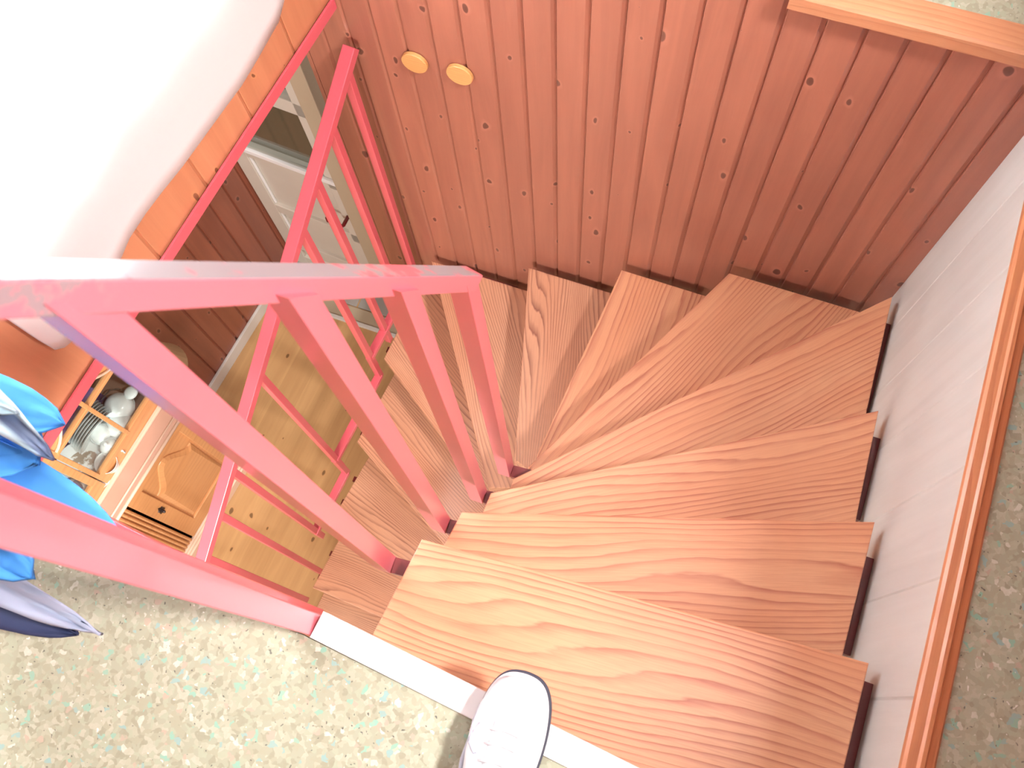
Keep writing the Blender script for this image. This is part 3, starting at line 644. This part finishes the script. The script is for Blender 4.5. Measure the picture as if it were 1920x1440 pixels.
# y forward (toe) local
prof = [(.140, .004, .026, .040, .002), (.137, .022, .020, .052, .002), (.128, .034, .016, .060, .001), (.112, .043, .016, .066, 0), (.088, .049, .016, .070, -.002), (.055, .052, .016, .076, -.003), (.02, .050, .016, .088, -.003), (-.015, .046, .016, .100, -.001), (-.05, .042, .016, .112, 0), (-.085, .039, .016, .118, .001), (-.12, .037, .016, .115, .002), (-.150, .030, .018, .105, .002), (-.160, .015, .024, .095, .002)]
bm = bmesh.new(); rings = [foot_ring(bm, *p) for p in prof]
for a, b in zip(rings, rings[1:]):
    for i in range(len(a)): bm.faces.new((a[i], a[(i + 1) % len(a)], b[(i + 1) % len(a)], b[i]))
bm.faces.new(rings[0][::-1]); bm.faces.new(rings[-1]); link('sneaker_upper', bm, M['shoe'], PE, smooth=True)
def outline(sc=1.0):
    L_ = [(.147, .0), (.144, .022), (.134, .037), (.115, .048), (.09, .054), (.055, .057), (.01, .054), (-.04, .046), (-.10, .042), (-.145, .036), (-.163, .018)]
    pts = [(w * sc + .001, y) for y, w in L_] + [(-w * sc + .001, y) for y, w in L_[::-1][:-1]]
    for _ in range(2):
        n = len(pts); pts = [q for i in range(n) for q in ((pts[i][0] * .75 + pts[(i + 1) % n][0] * .25, pts[i][1] * .75 + pts[(i + 1) % n][1] * .25), (pts[i][0] * .25 + pts[(i + 1) % n][0] * .75, pts[i][1] * .25 + pts[(i + 1) % n][1] * .75))]
    return pts
bm = bmesh.new(); prism(bm, [(x * 1.01 + .0015, y * 1.02 + .0015) for x, y in outline()], .007, .020, .002); link('sole', bm, M['sole'], PE)
bm = bmesh.new(); prism(bm, outline(.97), .019, .028, .002); link('midsole', bm, M['shoe'], PE)
bm = bmesh.new()
rw = []
for y, z in ((.070, .0765), (.045, .083), (.0, .097), (-.05, .115), (-.08, .124)):
    rw.append([bm.verts.new((x - .002, y, z - abs(x) ** 2 * 9)) for x in (-.02, -.01, 0, .01, .02)])
for a, b in zip(rw, rw[1:]):
    for j in range(4): bm.faces.new((a[j], a[j + 1], b[j + 1], b[j]))
o = link('tongue', bm, M['shoe'], PE, smooth=True); o.modifiers.new('s', 'SOLIDIFY').thickness = .003
for i, y in enumerate((.062, .042, .018, -.005, -.028)):
    z = .0815 + (.062 - y) * .36; bm = bmesh.new()
    tube(bm, [(-.028, y - .006, z - .012), (-.015, y - .002, z - .001), (0, y, z + .003), (.015, y - .002, z), (.026, y - .006, z - .012)], .0028, 8); link('lace', bm, M['shoe'], PE, smooth=True)
for s_ in (-1, 1):
    bm = bmesh.new()
    for y in (.066, .044, .02, -.003, -.025):
        z = .0745 + (.066 - y) * .35; m_ = Matrix.Translation((s_ * .029 - .002, y, z - .009)); lathe(bm, [(.0032, 0), (.0032, .003), (.0015, .0035)], 10, mtx=m_)
    link('eyelets', bm, M['shoe_g'], PE)
bm = bmesh.new(); tube(bm, [(-.040, .060, .070), (-.050, .035, .062), (-.0525, .005, .058), (-.0475, -.03, .070), (-.040, -.06, .098)], .0032, 8); tube(bm, [(-.050, .085, .040), (-.0525, .060, .052), (-.047, .03, .074), (-.036, .02, .084)], .0026, 8); link('stitched_overlay', bm, M['shoe_g'], PE, smooth=True)
bm = bmesh.new()
tube(bm, [(0, -.115, .085), (0, -.125, .16), (-.005, -.14, .30), (-.01, -.155, .50), (-.01, -.20, .72), (-.01, -.26, .92)], [.040, .055, .062, .072, .085, .10], 20)
link('trouser_leg', bm, M['jeans'], PE, smooth=True)
